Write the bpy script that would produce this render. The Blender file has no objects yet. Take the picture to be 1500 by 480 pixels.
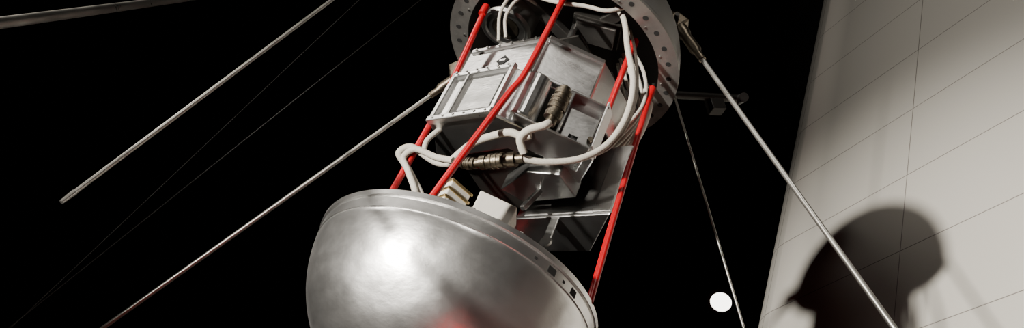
import bpy, bmesh, math, random
from mathutils import Vector, Matrix
random.seed(7)
scn = bpy.context.scene
COL = scn.collection

# ------------------------------------------------------------------ materials
def new_mat(name):
    m = bpy.data.materials.new(name); m.use_nodes = True
    nt = m.node_tree; b = nt.nodes['Principled BSDF']
    return m, nt, b

def metal(name, col, rough, rvar=0.12, scale=12.0, stretch=(1, 1, 1), bump=0.02, cvar=0.25, metallic=1.0, big=0.0):
    m, nt, b = new_mat(name)
    N, L = nt.nodes, nt.links
    tc = N.new('ShaderNodeTexCoord'); mp = N.new('ShaderNodeMapping')
    mp.inputs['Scale'].default_value = stretch
    L.new(tc.outputs['Object'], mp.inputs['Vector'])
    n1 = N.new('ShaderNodeTexNoise'); n1.inputs['Scale'].default_value = scale
    n1.inputs['Detail'].default_value = 8; n1.inputs['Roughness'].default_value = .65
    L.new(mp.outputs[0], n1.inputs['Vector'])
    n2 = N.new('ShaderNodeTexNoise'); n2.inputs['Scale'].default_value = scale * 9
    n2.inputs['Detail'].default_value = 4
    L.new(mp.outputs[0], n2.inputs['Vector'])
    mr = N.new('ShaderNodeMapRange')
    mr.inputs['From Min'].default_value = .3; mr.inputs['From Max'].default_value = .7
    mr.inputs['To Min'].default_value = max(.03, rough - rvar); mr.inputs['To Max'].default_value = rough + rvar
    L.new(n1.outputs['Fac'], mr.inputs['Value']); L.new(mr.outputs[0], b.inputs['Roughness'])
    cr = N.new('ShaderNodeMixRGB')
    cr.inputs[1].default_value = (*[c * (1 - cvar) for c in col], 1)
    cr.inputs[2].default_value = (*col, 1)
    L.new(n1.outputs['Fac'], cr.inputs[0]); L.new(cr.outputs[0], b.inputs['Base Color'])
    bp = N.new('ShaderNodeBump'); bp.inputs['Strength'].default_value = 1; bp.inputs['Distance'].default_value = bump * .01
    L.new(n2.outputs['Fac'], bp.inputs['Height'])
    if big:
        n3 = N.new('ShaderNodeTexNoise'); n3.inputs['Scale'].default_value = 7; n3.inputs['Detail'].default_value = 2
        L.new(tc.outputs['Object'], n3.inputs['Vector'])
        bp2 = N.new('ShaderNodeBump'); bp2.inputs['Distance'].default_value = big
        L.new(n3.outputs['Fac'], bp2.inputs['Height']); L.new(bp2.outputs[0], bp.inputs['Normal'])
    L.new(bp.outputs[0], b.inputs['Normal'])
    b.inputs['Metallic'].default_value = metallic
    return m

def plain(name, col, rough=.5, metallic=0, bump=0, scale=200, var=.1):
    m, nt, b = new_mat(name)
    N, L = nt.nodes, nt.links
    tc = N.new('ShaderNodeTexCoord'); n1 = N.new('ShaderNodeTexNoise')
    n1.inputs['Scale'].default_value = scale
    L.new(tc.outputs['Object'], n1.inputs['Vector'])
    cr = N.new('ShaderNodeMixRGB')
    cr.inputs[1].default_value = (*[c * (1 - var) for c in col], 1); cr.inputs[2].default_value = (*col, 1)
    L.new(n1.outputs['Fac'], cr.inputs[0]); L.new(cr.outputs[0], b.inputs['Base Color'])
    b.inputs['Roughness'].default_value = rough; b.inputs['Metallic'].default_value = metallic
    if bump:
        bp = N.new('ShaderNodeBump'); bp.inputs['Distance'].default_value = bump
        L.new(n1.outputs['Fac'], bp.inputs['Height']); L.new(bp.outputs[0], b.inputs['Normal'])
    return m

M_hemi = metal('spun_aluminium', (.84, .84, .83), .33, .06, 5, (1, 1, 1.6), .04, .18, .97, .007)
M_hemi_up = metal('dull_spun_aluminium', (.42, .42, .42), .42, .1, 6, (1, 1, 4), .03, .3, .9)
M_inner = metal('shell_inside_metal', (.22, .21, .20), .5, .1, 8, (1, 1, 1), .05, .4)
M_flange = metal('flange_aluminium', (.42, .41, .39), .42, .1, 20, (1, 1, 1), .05, .4, .8)
M_box = metal('sheet_aluminium', (.62, .62, .615), .32, .07, 7, (1, 1, 3), .03, .22, 1, .002)
M_box2 = metal('sheet_aluminium_dark', (.42, .42, .41), .36, .09, 9, (1, 1, 3), .04, .28, 1, .002)
M_rod = metal('antenna_steel', (.48, .47, .44), .33, .08, 14, (1, 1, 1), .02, .35, .88)
M_fit = metal('fitting_bronze', (.20, .17, .13), .40, .1, 30, (1, 1, 1), .05, .5)
M_dark = plain('blackened_metal', (.035, .033, .03), .45, .6)
M_red = plain('red_enamel', (.42, .001, .007), .33, 0, 0, 20, .15)
M_cable = plain('braided_white_sleeve', (.60, .57, .50), .75, 0, .0005, 300, .45)
M_white = plain('white_insulation', (.70, .68, .62), .6, 0, 0, 40, .15)
M_gold = metal('brass_contacts', (.75, .58, .30), .35, .1, 30, (1, 1, 1), .03, .3)
M_blackpaint = plain('black_paint', (.014, .014, .015), .9, 0, 0, 3, .3)
M_floor = plain('dark_floor', (.03, .028, .026), .6, 0, 0, 3, .3)
M_wire = plain('steel_wire', (.10, .10, .10), .4, .8)
M_hole = plain('hole_dark', (.008, .008, .008), .9)

def emis(name, col, s):
    m, nt, b = new_mat(name)
    b.inputs['Emission Color'].default_value = (*col, 1); b.inputs['Emission Strength'].default_value = s
    b.inputs['Base Color'].default_value = (*col, 1)
    return m
M_lampglow = emis('lamp_glass', (1, .97, .9), 6)
M_redglow = emis('added_red_glow_mat', (1, .015, .015), 12)  # glow added to put a red reflection on the lower dome

M_wall, nt, b = new_mat('white_wall_tiles')
N, L = nt.nodes, nt.links
uv = N.new('ShaderNodeUVMap'); uv.uv_map = 'UVMap'
br = N.new('ShaderNodeTexBrick'); br.offset = 0; br.squash = 1
br.inputs['Scale'].default_value = 1
br.inputs['Brick Width'].default_value = .87; br.inputs['Row Height'].default_value = .42
br.inputs['Mortar Size'].default_value = .0022; br.inputs['Mortar Smooth'].default_value = .1
br.inputs['Bias'].default_value = 0
br.inputs['Color1'].default_value = (.69, .67, .615, 1); br.inputs['Color2'].default_value = (.67, .65, .595, 1)
br.inputs['Mortar'].default_value = (.24, .22, .20, 1)
L.new(uv.outputs[0], br.inputs['Vector']); L.new(br.outputs['Color'], b.inputs['Base Color'])
b.inputs['Roughness'].default_value = .65

# ------------------------------------------------------------------ helpers
def empty(name, loc=(0, 0, 0), parent=None):
    e = bpy.data.objects.new(name, None); e.location = loc; e.empty_display_size = .1
    COL.objects.link(e)
    if parent: e.parent = parent
    return e

def finish(name, bm, mat, parent=None, smooth=False, bevel=0, seg=2, loc=None):
    bmesh.ops.recalc_face_normals(bm, faces=bm.faces)
    me = bpy.data.meshes.new(name); bm.to_mesh(me); bm.free()
    o = bpy.data.objects.new(name, me); COL.objects.link(o)
    me.materials.append(mat)
    if smooth:
        for p in me.polygons: p.use_smooth = True
    if bevel:
        md = o.modifiers.new('bevel', 'BEVEL'); md.width = bevel; md.segments = seg; md.limit_method = 'ANGLE'
        md.harden_normals = False
    if parent: o.parent = parent
    if loc: o.location = loc
    return o

def prism(name, pts, h0, h1, mat, parent, bevel=.003, top=None):
    bm = bmesh.new()
    lo = [bm.verts.new((x, y, h0)) for x, y in pts]
    tp = top or pts
    hi = [bm.verts.new((x, y, h1)) for x, y in tp]
    n = len(pts)
    bm.faces.new(lo); bm.faces.new(hi)
    for i in range(n): bm.faces.new((lo[i], lo[(i + 1) % n], hi[(i + 1) % n], hi[i]))
    return finish(name, bm, mat, parent, bevel=bevel)

def obox(name, c, size, mat, parent, rz=0, rx=0, ry=0, bevel=.002):
    bm = bmesh.new(); bmesh.ops.create_cube(bm, size=1)
    bmesh.ops.scale(bm, vec=size, verts=bm.verts)
    R = Matrix.Rotation(rz, 4, 'Z') @ Matrix.Rotation(ry, 4, 'Y') @ Matrix.Rotation(rx, 4, 'X')
    bmesh.ops.transform(bm, matrix=Matrix.Translation(c) @ R, verts=bm.verts)
    return finish(name, bm, mat, parent, bevel=bevel)

def lathe(name, prof, mat, parent, seg=96, c=(0, 0, 0), axis=None, smooth=True, closed=False):
    bm = bmesh.new(); rings = []
    for r, h in prof:
        if r < 1e-6: rings.append([bm.verts.new((0, 0, h))])
        else: rings.append([bm.verts.new((r * math.cos(2 * math.pi * i / seg), r * math.sin(2 * math.pi * i / seg), h)) for i in range(seg)])
    pairs = list(zip(rings[:-1], rings[1:]))
    if closed: pairs.append((rings[-1], rings[0]))
    for A, B in pairs:
        for i in range(seg):
            j = (i + 1) % seg
            if len(A) == 1 and len(B) == 1: continue
            if len(A) == 1: bm.faces.new((A[0], B[i], B[j]))
            elif len(B) == 1: bm.faces.new((A[i], A[j], B[0]))
            else: bm.faces.new((A[i], A[j], B[j], B[i]))
    T = Matrix.Translation(c)
    if axis is not None:
        T = T @ Vector((0, 0, 1)).rotation_difference(Vector(axis)).to_matrix().to_4x4()
    bmesh.ops.transform(bm, matrix=T, verts=bm.verts)
    o = finish(name, bm, mat, parent, smooth=smooth)
    if smooth:
        try:
            o.data.set_sharp_from_angle(angle=math.radians(35))
        except Exception: pass
    return o

def cyl(name, p0, p1, r, mat, parent, r2=None, seg=24, prof=None):
    p0 = Vector(p0); p1 = Vector(p1); d = p1 - p0; Ln = d.length
    if prof is None:
        r2 = r if r2 is None else r2
        prof = [(0, 0), (r, 0), (r2, Ln), (0, Ln)]
    else:
        prof = [(0, 0)] + [(rr, hh * Ln) for rr, hh in prof] + [(0, Ln)]
    return lathe(name, prof, mat, parent, seg, c=p0, axis=d)

def smooth_pts(pts, n=10):
    P = [Vector(p) for p in pts]
    P = [P[0] * 2 - P[1]] + P + [P[-1] * 2 - P[-2]]
    out = []
    for i in range(1, len(P) - 2):
        a, b_, c, d = P[i - 1], P[i], P[i + 1], P[i + 2]
        for k in range(n):
            t = k / n
            out.append(.5 * ((2 * b_) + (c - a) * t + (2 * a - 5 * b_ + 4 * c - d) * t * t + (3 * b_ - a - 3 * c + d) * t ** 3))
    out.append(P[-2]); return out

def tube(name, pts, r, mat, parent, smooth=True, res=5, n=10):
    if smooth and len(pts) > 2: pts = smooth_pts(pts, n)
    cu = bpy.data.curves.new(name, 'CURVE'); cu.dimensions = '3D'
    sp = cu.splines.new('POLY'); sp.points.add(len(pts) - 1)
    for i, p in enumerate(pts): sp.points[i].co = (*p, 1)
    cu.bevel_depth = r; cu.bevel_resolution = res; cu.use_fill_caps = True
    sp.use_smooth = True
    cu.materials.append(mat)
    o = bpy.data.objects.new(name, cu); COL.objects.link(o)
    if parent: o.parent = parent
    return o

# ------------------------------------------------------------------ camera
cd = bpy.data.cameras.new('camera'); cam = bpy.data.objects.new('camera', cd); COL.objects.link(cam)
nv = Vector((.339, .735, .587)).normalized()
fz = Vector((0, 0, 1)); yv = (fz - fz.dot(nv) * nv).normalized(); xv = Vector((nv.y, -nv.x, 0)).normalized()
MM = Matrix(((xv.x, xv.y, -xv.z), (yv.x, yv.y, -yv.z), (nv.x, nv.y, -nv.z)))
cam.matrix_world = Matrix.Translation((0, 0, 1.6)) @ MM.to_4x4()
cd.sensor_width = 36; cd.lens = 30; cd.clip_start = .02
scn.camera = cam

# ------------------------------------------------------------------ satellite
SAT = empty('exploded_satellite', (0, 1.534, 2.381))
R = .29
HU = .683

prof = []
for i in range(0, 41):
    a = math.pi / 2 * i / 40
    r = R * math.sin(a); h = -R * math.cos(a)
    if h < -.036: prof.append((r, h))
prof += [(.2868, -.036), (.2862, -.034), (.2885, -.033), (.2895, -.014), (.2875, -.0125), (.2875, -.011),
         (.2935, -.010), (.2940, 0.0), (.250, 0.0), (.250, -.006), (.279, -.008)]
for i in range(40, -1, -1):
    a = math.pi / 2 * i / 40 * .95
    prof.append((.279 * math.sin(a), -.279 * math.cos(a) - .004))
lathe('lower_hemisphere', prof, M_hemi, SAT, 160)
for i in range(36):
    a = math.radians(i * 10 + 4)
    cyl('rim_stud_%d' % i, (.272 * math.cos(a), .272 * math.sin(a), -.002), (.272 * math.cos(a), .272 * math.sin(a), .013), .005, M_flange, SAT, seg=10)
for k, (x, y, w) in enumerate(((.141, -.253, .020), (.195, -.215, .018), (.105, -.27, .007), (.17, -.236, .007))):
    a = math.atan2(y, x)
    obox('rim_slot_%d' % k, (.2865 * math.cos(a), .2865 * math.sin(a), -.0235), (.006, w, .014 if w > .01 else .006), M_hole, SAT, rz=a, bevel=.001)
lathe('lower_deck', [(0, -.03), (.275, -.03), (.275, -.022), (0, -.022)], M_box2, SAT, 64)

prof = []
for i in range(0, 41):
    a = math.pi / 2 * i / 40
    prof.append((R * math.cos(a), HU + R * math.sin(a)))
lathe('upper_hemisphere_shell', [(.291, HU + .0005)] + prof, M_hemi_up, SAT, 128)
prof = [(.281 * math.cos(math.pi / 2 * i / 40), HU + .002 + .281 * math.sin(math.pi / 2 * i / 40)) for i in range(41)]
lathe('upper_hemisphere_lining', prof, M_inner, SAT, 128)
lathe('upper_flange', [(.245, HU), (.293, HU), (.293, HU + .008), (.245, HU + .008)], M_flange, SAT, 128, closed=True)
for i in range(36):
    a = math.radians(i * 10)
    x, y = .270 * math.cos(a), .270 * math.sin(a)
    cyl('flange_hole_%d' % i, (x, y, HU - .0008), (x, y, HU + .004), .0066, M_hole, SAT, seg=14)
    a += math.radians(5)
    x, y = .254 * math.cos(a), .254 * math.sin(a)
    if i % 2 == 0: cyl('flange_screw_%d' % i, (x, y, HU - .002), (x, y, HU + .004), .003, M_box2, SAT, seg=10)

lathe('instrument_can', [(0, .80), (.066, .80), (.066, .70), (.060, .694), (.053, .694), (.050, .700), (.036, .700), (.034, .706), (0, .706)], M_box2, SAT, 48, c=(-.155, .0, 0))
lathe('instrument_can_plate', [(0, .7035), (.033, .7035), (.033, .699), (0, .699)], M_fit, SAT, 40, c=(-.155, .0, 0))
lathe('instrument_can_b', [(0, .84), (.05, .84), (.05, .72), (.042, .715), (0, .715)], M_inner, SAT, 40, c=(-.03, .1, 0))
obox('cross_frame_a', (0, .0, .755), (.50, .03, .02), M_inner, SAT, rz=.5)
obox('cross_frame_b', (0, .0, .755), (.03, .50, .02), M_inner, SAT, rz=.5)
obox('relay_rack', (.05, -.075, .765), (.12, .08, .05), M_dark, SAT, rz=-.2)
obox('relay_rack_cover', (.05, -.075, .735), (.10, .065, .012), M_inner, SAT, rz=-.2)
obox('top_plate', (.02, .01, .655), (.2, .2, .006), M_dark, SAT, rz=math.pi / 4)
for k, (x, y) in enumerate(((-.09, .02), (.1, .02), (.0, -.07), (.02, .12))):
    cyl('spacer_%d' % k, (x, y, .58), (x, y, .735), .008, M_box2, SAT)

prism('power_unit_upper', [(-.202, .009), (-.043, -.15), (.095, -.15), (.19, -.055), (.19, .06), (.06, .19), (-.08, .19), (-.202, .07)], .455, .59, M_box, SAT, .004)
prism('power_unit_lid', [(-.190, .009), (-.040, -.140), (.090, -.140), (.18, -.052), (.18, .055), (.055, .18), (-.075, .18), (-.190, .065)], .59, .603, M_box, SAT, .003)
A0 = Vector((-.043, -.15)); dA = Vector((-.707, .707)); nA = Vector((-.707, -.707))
def onA(name, s0, s1, h0, h1, off, thick, mat, bev=.002):
    p = [A0 + dA * s0 + nA * off, A0 + dA * s1 + nA * off, A0 + dA * s1 + nA * (off + thick), A0 + dA * s0 + nA * (off + thick)]
    return prism(name, [tuple(q) for q in p], h0, h1, mat, SAT, bev)
onA('panel_a_frame', .01, .215, .575, .588, -.001, .008, M_box)
onA('panel_a_lip', .01, .215, .455, .468, -.001, .012, M_box)
onA('panel_a_edge', .004, .016, .46, .59, -.001, .007, M_box)
for k in range(6):
    c = A0 + dA * (.03 + k * .034) + nA * .008
    cyl('rivet_a_%d' % k, (*c, .5815), (*(c + nA * .003), .5815), .003, M_box2, SAT, seg=10)
c = A0 + dA * .105 + nA * .0008
obox('name_plate_mark', (c.x, c.y, .530), (.0024, .026, .026), M_hole, SAT, rz=math.radians(45), rx=math.radians(45), bevel=0)
c2 = A0 + dA * .105 + nA * .0026
obox('name_plate_mark_bar', (c2.x, c2.y, .530), (.0016, .017, .007), M_box, SAT, rz=math.radians(45), bevel=0)
obox('face_b_top_lip', (.026, -.153, .583), (.136, .008, .012), M_box, SAT)
obox('face_b_bottom_lip', (.026, -.155, .461), (.136, .014, .010), M_box, SAT)

mid = [(-.2, -.053), (-.076, -.177), (.003, -.177), (.003, -.09), (-.02, -.09), (-.14, .04), (-.165, .04), (-.183, -.03)]
prism('battery_casing', mid, .297, .440, M_box, SAT, .005)
A1 = Vector((-.076, -.177))
def onA1(name, s0, s1, h0, h1, thick, mat, bev=.002):
    p = [A1 + dA * s0 - nA * .002, A1 + dA * s1 - nA * .002, A1 + dA * s1 + nA * thick, A1 + dA * s0 + nA * thick]
    return prism(name, [tuple(q) for q in p], h0, h1, mat, SAT, bev)
onA1('casing_rib_a', .160, .172, .297, .445, .010, M_box)
onA1('casing_rib_b', .118, .126, .297, .445, .010, M_box2)
onA1('casing_rib_c', .000, .012, .297, .445, .010, M_box)
onA1('casing_top_lip', .0, .172, .432, .446, .010, M_box)
onA1('casing_bottom_lip', .0, .172, .292, .306, .014, M_box)
onA1('casing_panel', .020, .108, .318, .42, .004, M_box2)
for k in range(6):
    for hh in (.3, .439):
        q = A1 + dA * (.015 + k * .028) + nA * .012
        cyl('casing_rivet_%d_%d' % (k, int(hh * 1000)), (*q, hh), (*(q + nA * .004), hh), .0028, M_box2, SAT, seg=8)
prism('casing_lobe', [(-.058, -.170), (-.050, -.190), (-.030, -.201), (-.008, -.198), (.006, -.186), (.008, -.165), (.0, -.15), (-.05, -.15)], .31, .436, M_box, SAT, .006)
prism('connector_bracket', [(.055, -.175), (.130, -.175), (.150, -.150), (.150, -.06), (.055, -.06)], .315, .43, M_box, SAT, .003)
obox('bracket_fin_a', (.140, -.182, .375), (.004, .04, .13), M_box, SAT, rz=-.5)
obox('bracket_fin_b', (.092, -.186, .425), (.09, .028, .004), M_box, SAT)
obox('bracket_fin_c', (.058, -.186, .372), (.004, .026, .115), M_box, SAT)
obox('bracket_foot', (.045, -.150, .308), (.17, .09, .005), M_box, SAT)
cyl('bracket_bolt', (.125, -.176, .34), (.125, -.183, .34), .006, M_fit, SAT, seg=12)
obox('bracket_slot', (.09, -.176, .33), (.02, .003, .01), M_hole, SAT)
prism('core_frame', [(-.12, .06), (-.01, -.07), (.10, -.07), (.15, -.03), (.15, .06), (.06, .15), (-.04, .15)], .33, .46, M_dark, SAT, .003)

low = [(.22, -.082), (.072, .066), (.06, .12), (.12, .17), (.23, .06)]
prism('lower_equipment_box', low, .262, .455, M_box2, SAT, .004)
prism('lower_box_flange', [(.228, -.090), (.060, .078), (.050, .125), (.12, .182), (.24, .07)], .254, .262, M_box, SAT, .002)
prism('lower_box_lip', [(.226, -.094), (.195, -.063), (.20, -.055), (.232, -.085)], .26, .45, M_box2, SAT, .002)
prism('lower_front_box', [(.035, -.06), (.10, -.10), (.155, -.05), (.06, .05), (.0, .04)], .285, .33, M_box2, SAT, .003)
obox('hanger_tab', (.135, .01, .225), (.022, .004, .07), M_box2, SAT, rz=-math.pi / 4, bevel=.002)
lathe('hanger_tab_eye', [(0, -.003), (.014, -.003), (.014, .003), (0, .003)], M_box2, SAT, 20, c=(.135, .01, .19), axis=(-.7, -.7, 0))
obox('angle_strip', (.075, -.02, .27), (.012, .012, .12), M_box2, SAT, rz=.7, ry=.35)

def connector(name, p0, p1, r, mat):
    cyl(name, p0, p1, r, mat, SAT, seg=28, prof=[(r * .62, 0), (r * .62, .1), (r * .9, .1), (r * .9, .22), (r * .75, .22), (r * .75, .3), (r, .3), (r, .36), (r * .93, .37), (r * .93, .41), (r, .42), (r, .47), (r * .93, .48), (r * .93, .52), (r, .53), (r, .6), (r * .8, .6), (r * .8, .68), (r * .95, .68), (r * .95, .84), (r * .6, .84), (r * .6, 1)])
connector('inline_connector', (-.066, -.124, .206), (.016, -.186, .221), .0165, M_fit)
connector('vertical_connector', (.034, -.262, .367), (.034, -.238, .284), .019, M_fit)
cyl('vertical_connector_base', (.034, -.19, .372), (.034, -.262, .362), .012, M_fit, SAT)
connector('small_connector', (-.095, -.098, .208), (-.062, -.127, .206), .013, M_fit)

rC = .0080
tube('cable_loop_left', [(-.10, -.10, -.02), (-.125, -.085, .06), (-.135, -.058, .115), (-.172, -.042, .160), (-.205, -.024, .198), (-.226, -.030, .214), (-.205, -.042, .231), (-.144, -.056, .214), (-.103, -.090, .210), (-.0636, -.1255, .207)], rC, M_cable, SAT)
tube('cable_loop_left_b', [(-.115, -.11, -.02), (-.135, -.10, .06), (-.152, -.062, .12), (-.188, -.05, .168), (-.212, -.04, .20), (-.196, -.055, .222), (-.150, -.07, .215), (-.112, -.10, .205)], rC * .85, M_cable, SAT)
tube('cable_mid', [(-.121, -.0755, .207), (-.092, -.133, .237), (-.06, -.17, .25), (-.030, -.205, .25), (-.004, -.215, .246), (.010, -.225, .25)], rC, M_cable, SAT)
tube('cable_main', [(.0138, -.184, .220), (.059, -.192, .231), (.118, -.204, .265), (.158, -.210, .324), (.173, -.219, .405), (.162, -.2167, .503), (.126, -.196, .612), (.097, -.185, .699), (.07, -.16, .76)], .0068, M_cable, SAT)
tube('cable_main_b', [(.118, -.206, .262), (.163, -.205, .318), (.183, -.205, .400), (.178, -.20, .500), (.150, -.185, .612), (.12, -.165, .70)], .0035, M_cable, SAT)
tube('cable_drop', [(.034, -.240, .288), (.026, -.246, .270), (.0023, -.233, .2535), (-.006, -.218, .236), (.012, -.20, .222)], rC, M_cable, SAT)
tube('cable_short', [(-.172, -.05, .30), (-.185, -.045, .26), (-.178, -.046, .225)], .006, M_cable, SAT)
for k in range(2):
    tube('cable_top_%d' % k, [(-.15 + .012 * k, -.055 - .01 * k, .60 + .01 * k), (-.175 + .015 * k, -.085, .66), (-.16 + .02 * k, -.09, .73), (-.08 + .03 * k, -.05 + .02 * k, .77)], .004, M_cable, SAT)
for k in range(5):
    tube('cable_right_%d' % k, [(.15 + .012 * k, -.04 + .02 * k, .44), (.20 + .006 * k, -.065 + .022 * k, .52), (.222 + .003 * k, -.055 + .024 * k, .62), (.20 - .004 * k, -.04 + .025 * k, .72), (.14, -.03 + .02 * k, .80)], .0045, M_cable, SAT)
tube('cable_arc_top', [(-.11, -.12, .72), (-.06, -.16, .69), (.0, -.175, .70), (.05, -.19, .70), (.09, -.2, .73)], .005, M_cable, SAT)
tube('insulated_bundle', [(.235, .01, .72), (.245, .02, .64), (.24, .04, .57), (.21, .06, .50), (.15, .06, .46)], .016, M_white, SAT)

rr = .0072
tube('red_rod_a', [(-.200, -.035, -.025), (-.198, -.034, .30), (-.201, -.037, .44), (-.215, -.056, HU + .004)], rr, M_red, SAT)
tube('red_rod_b', [(-.109, -.228, -.002), (-.088, -.226, .16), (-.066, -.214, .33), (-.054, -.205, .42), (-.051, -.182, HU + .004)], rr, M_red, SAT)
tube('red_rod_c', [(.139, -.158, .41), (.139, -.158, HU + .004)], rr, M_red, SAT, smooth=False)
tube('red_rod_d', [(.235, -.168, -.002), (.233, -.105, .32), (.232, -.039, HU + .004)], rr, M_red, SAT)
tube('red_rod_e', [(0, .25, -.002), (0, .25, HU + .004)], rr, M_red, SAT, smooth=False)
tube('red_rod_f', [(.085, .235, -.002), (.085, .20, .45), (.085, .235, HU + .004)], rr, M_red, SAT, smooth=False)
for k, (x, y) in enumerate(((-.215, -.058), (.139, -.158), (.232, -.041))):
    cyl('rod_socket_%d' % k, (x, y, HU - .03), (x, y, HU), .0095, M_red, SAT, seg=16)

prism('white_module', [(-.035, -.12), (.045, -.12), (.06, -.06), (-.02, -.05)], -.02, .155, M_white, SAT, .003)
obox('contact_block', (-.082, -.1, .06), (.05, .05, .16), M_white, SAT, rz=.5)
for k in range(5):
    obox('contact_strip_%d' % k, (-.082, -.1, .06 + k * .02), (.056, .056, .006), M_gold, SAT, rz=.5, bevel=.001)
cyl('deck_canister', (.09, .0, -.02), (.09, .0, .10), .06, M_box2, SAT, seg=40)

def ant(name, p0, p1, k0, k1, r, holder=True):
    p0 = Vector(p0); p1 = Vector(p1); d = p1 - p0
    a = p0 + d * k0; b_ = p0 + d * k1
    cyl(name, a, b_, r, M_rod, SAT, seg=20)
    cyl(name + '_tip', b_ - d.normalized() * .02, b_ + d.normalized() * .012, r * 1.25, M_rod, SAT, r2=r * .9, seg=20)
    if holder:
        dn = d.normalized()
        cyl(name + '_holder', a - dn * .01, a + dn * .17, .016, M_fit, SAT, seg=24, prof=[(.012, 0), (.016, .05), (.016, .2), (.012, .22), (.012, .3), (.017, .32), (.017, .45), (.013, .5), (.014, .8), (.009, .85), (.009, 1)])
ant('antenna_a', (.212, -.089, .890), (.755, -.291, .146), 0, 1.75, .0058)
obox('antenna_a_yoke', (.225, -.093, .868), (.045, .035, .05), M_fit, SAT, rz=-.35, ry=.6, bevel=.005)
cyl('antenna_a_pin', (.215, -.13, .862), (.235, -.06, .862), .006, M_dark, SAT)
ant('antenna_b', (-.2716, .2457, .599), (-.746, .630, -.186), -.17, 1.5, .0056)
obox('antenna_b_yoke', (-.225, .205, .68), (.05, .045, .06), M_fit, SAT, rz=-.7, ry=-.5, bevel=.005)
ant('antenna_c', (.3067, .051, .782), (.655, .157, .295), 0, 1.6, .0032, False)
ant('antenna_d', (-.60, .138, .663), (-.732, .0017, -.172), -1.15, 1.0, .0048, False)
ant('antenna_e', (-.756, -.099, .308), (-.614, -.665, -.276), -.9, 1.25, .0072, False)
cyl('mount_arm', (.25, .10, .80), (.50, .10, .93), .011, M_dark, SAT)
obox('mount_clamp', (.43, .11, .875), (.04, .035, .05), M_dark, SAT, ry=-.5)
cyl('mount_stub', (.49, .07, .905), (.49, .12, .935), .013, M_box2, SAT)
cyl('hanger_wire_a', (0, 0, .965), (0, 0, 5.13), .003, M_dark, SAT, seg=8)
cyl('hanger_wire_d', (-.448, .294, 1.62), (-.40, .3, 5.13), .0015, M_dark, SAT, seg=8)
cyl('hanger_wire_e', (-.884, .41, .83), (-.9, .5, 5.13), .0015, M_dark, SAT, seg=8)

def wire(name, p0, p1, r):
    o = Vector((0, 1.534, 2.381)); p0 = Vector(p0) + o; p1 = Vector(p1) + o; d = p1 - p0
    ka = (7.5 - p0.z) / d.z; kb = (0 - p0.z) / d.z
    return cyl(name, p0 + d * ka, p0 + d * kb, r, M_wire, None, seg=8)
wire('suspension_wire', (-.853, 1.098, 1.554), (-1.219, 1.312, -.104), .0010)
wire('suspension_wire.001', (-.643, 1.11, 1.708), (-1.227, 1.37, -.015), .0016)

# ------------------------------------------------------------------ room
def slab(name, x0, x1, y0, y1, z0, z1, mat):
    bm = bmesh.new(); bmesh.ops.create_cube(bm, size=1)
    bmesh.ops.scale(bm, vec=(x1 - x0, y1 - y0, z1 - z0), verts=bm.verts)
    bmesh.ops.translate(bm, vec=((x0 + x1) / 2, (y0 + y1) / 2, (z0 + z1) / 2), verts=bm.verts)
    return finish(name, bm, mat)
slab('floor', -7, 7, -6, 10, -.1, 0, M_floor)
slab('ceiling', -7, 7, -6, 10, 7.5, 7.6, M_blackpaint)
slab('wall_back', -7, 7, 10, 10.1, 0, 7.5, M_blackpaint)
slab('wall_left', -7.1, -7, -6, 10, 0, 7.5, M_blackpaint)
slab('wall_front', -7, 7, -6.1, -6, 0, 7.5, M_blackpaint)
slab('wall_far_right', 7, 7.1, -6, 10, 0, 7.5, M_blackpaint)

W0 = Vector((1.6, 2.64)); dW = Vector((-.19, .98)).normalized()
fp = []; s = -5.5
while s < .80: fp.append((W0 + dW * s, s)); s += .21
pe = W0 + dW * .80
nW = Vector((dW.y, -dW.x))
rad = .30; cen = pe + nW * rad
for i in range(0, 25):
    a = math.radians(100) * i / 24
    fp.append((cen - nW * rad * math.cos(a) + dW * rad * math.sin(a), .80 + rad * a))
last = fp[-1][0]; dl = (fp[-1][0] - fp[-2][0]).normalized()
for k in range(1, 8): fp.append((last + dl * .5 * k, fp[24][1] + k * .5 + 5))
bm = bmesh.new(); uvl = bm.loops.layers.uv.new('UVMap')
zs = [0, 7.5]; rows = []
for z in zs: rows.append([bm.verts.new((p.x, p.y, z)) for p, s in fp])
ZOFF = 1.6 + 2.76
for i in range(len(fp) - 1):
    f = bm.faces.new((rows[0][i], rows[0][i + 1], rows[1][i + 1], rows[1][i]))
    vals = [(fp[i][1], zs[0]), (fp[i + 1][1], zs[0]), (fp[i + 1][1], zs[1]), (fp[i][1], zs[1])]
    for lp, (s, z) in zip(f.loops, vals): lp[uvl].uv = (s + .87 * 20, z - ZOFF + .42 * 30)
    f.smooth = True
me = bpy.data.meshes.new('wall_right'); bm.to_mesh(me); bm.free(); me.materials.append(M_wall)
wo = bpy.data.objects.new('wall_right', me); COL.objects.link(wo)

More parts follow.
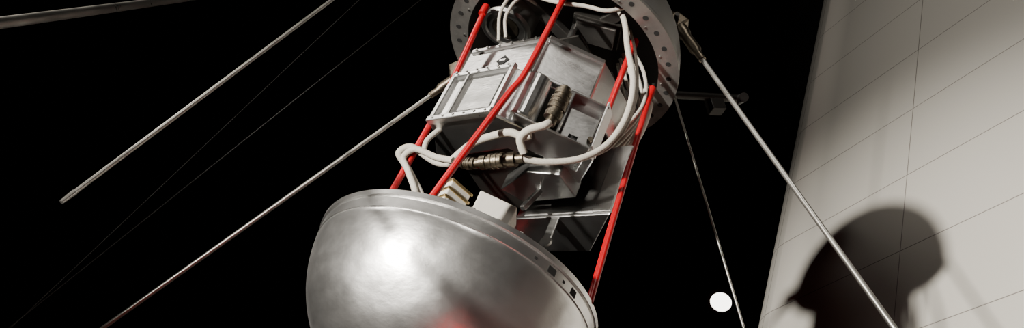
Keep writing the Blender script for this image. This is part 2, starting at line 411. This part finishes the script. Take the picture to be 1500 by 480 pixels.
# ------------------------------------------------------------------ ceiling lamp (tilted can on a stem)
LAMP = empty('ceiling_lamp', (2.03, 5.85, 5.46))
ax = (.17, .50, .85)
lathe('can', [(.086, -.004), (.112, -.004), (.116, .0), (.116, .12), (.03, .13), (.0, .13)], plain('lamp_can_grey', (.30, .30, .29), .5), LAMP, 40, axis=ax)
lathe('reflector', [(.086, -.004), (.080, .04), (.0, .055)], plain('lamp_reflector', (.8, .8, .78), .3), LAMP, 40, axis=ax)
lathe('lens', [(0, .006), (.084, .006), (.080, .03), (0, .03)], M_lampglow, LAMP, 40, axis=ax)
cyl('stem', (.02, .06, .10), (.02, .06, 2.04), .012, M_blackpaint, LAMP)
RL = empty('added_red_glow', (.60, .30, 0))  # invented red glow below the view, mirrored in the lower dome
lathe('base', [(0, 0), (.22, 0), (.22, .04), (.20, .05), (0, .05)], M_dark, RL, 40)
lathe('glow_dome', [(.19, .05), (.17, .075), (.10, .10), (0, .11)], M_redglow, RL, 40)

# ------------------------------------------------------------------ spotlights
def spot(name, loc, tgt, power, size, blend, radius, col=(1, .94, .85)):
    E = empty(name, loc)
    d = (Vector(tgt) - Vector(loc)).normalized()
    cyl('housing', tuple(-d * .25), tuple(-d * .02), .10, M_dark, E, seg=32)
    cyl('stand', tuple(-d * .14), (-d.x * .14, -d.y * .14, (-loc[2] + .0) if loc[2] < 3 else 7.5 - loc[2]), .015, M_dark, E, seg=12)
    ld = bpy.data.lights.new(name + '_light', 'SPOT'); ld.energy = power; ld.spot_size = math.radians(size); ld.spot_blend = blend
    ld.shadow_soft_size = radius; ld.color = col
    lo = bpy.data.objects.new('beam', ld); COL.objects.link(lo); lo.parent = E
    lo.rotation_euler = d.to_track_quat('-Z', 'Y').to_euler()
    lo.location = d * .02
    return E
spot('floor_spotlight', (-4.2, -1.95, .95), (.22, 1.38, 2.66), 4300, 26, 1, .11)
spot('floor_spotlight.001', (-3.0, -2.8, .6), (1.85, 1.7, 5.3), 1250, 28, 1, .30)
spot('added_fill_spot', (-1.0, -2.6, 6.4), (-.2, 1.5, 2.7), 210, 40, .8, .25)  # added overhead fill to brighten the front box faces, not a known fixture
spot('added_fill_spot.001', (-4.6, 1.2, 5.9), (-.3, 1.3, 2.6), 270, 44, .7, .25)  # added fill from upper left for the angled box faces and antennas

w = bpy.data.worlds.new('world'); scn.world = w; w.use_nodes = True
w.node_tree.nodes['Background'].inputs[0].default_value = (.02, .02, .022, 1)
w.node_tree.nodes['Background'].inputs[1].default_value = .3
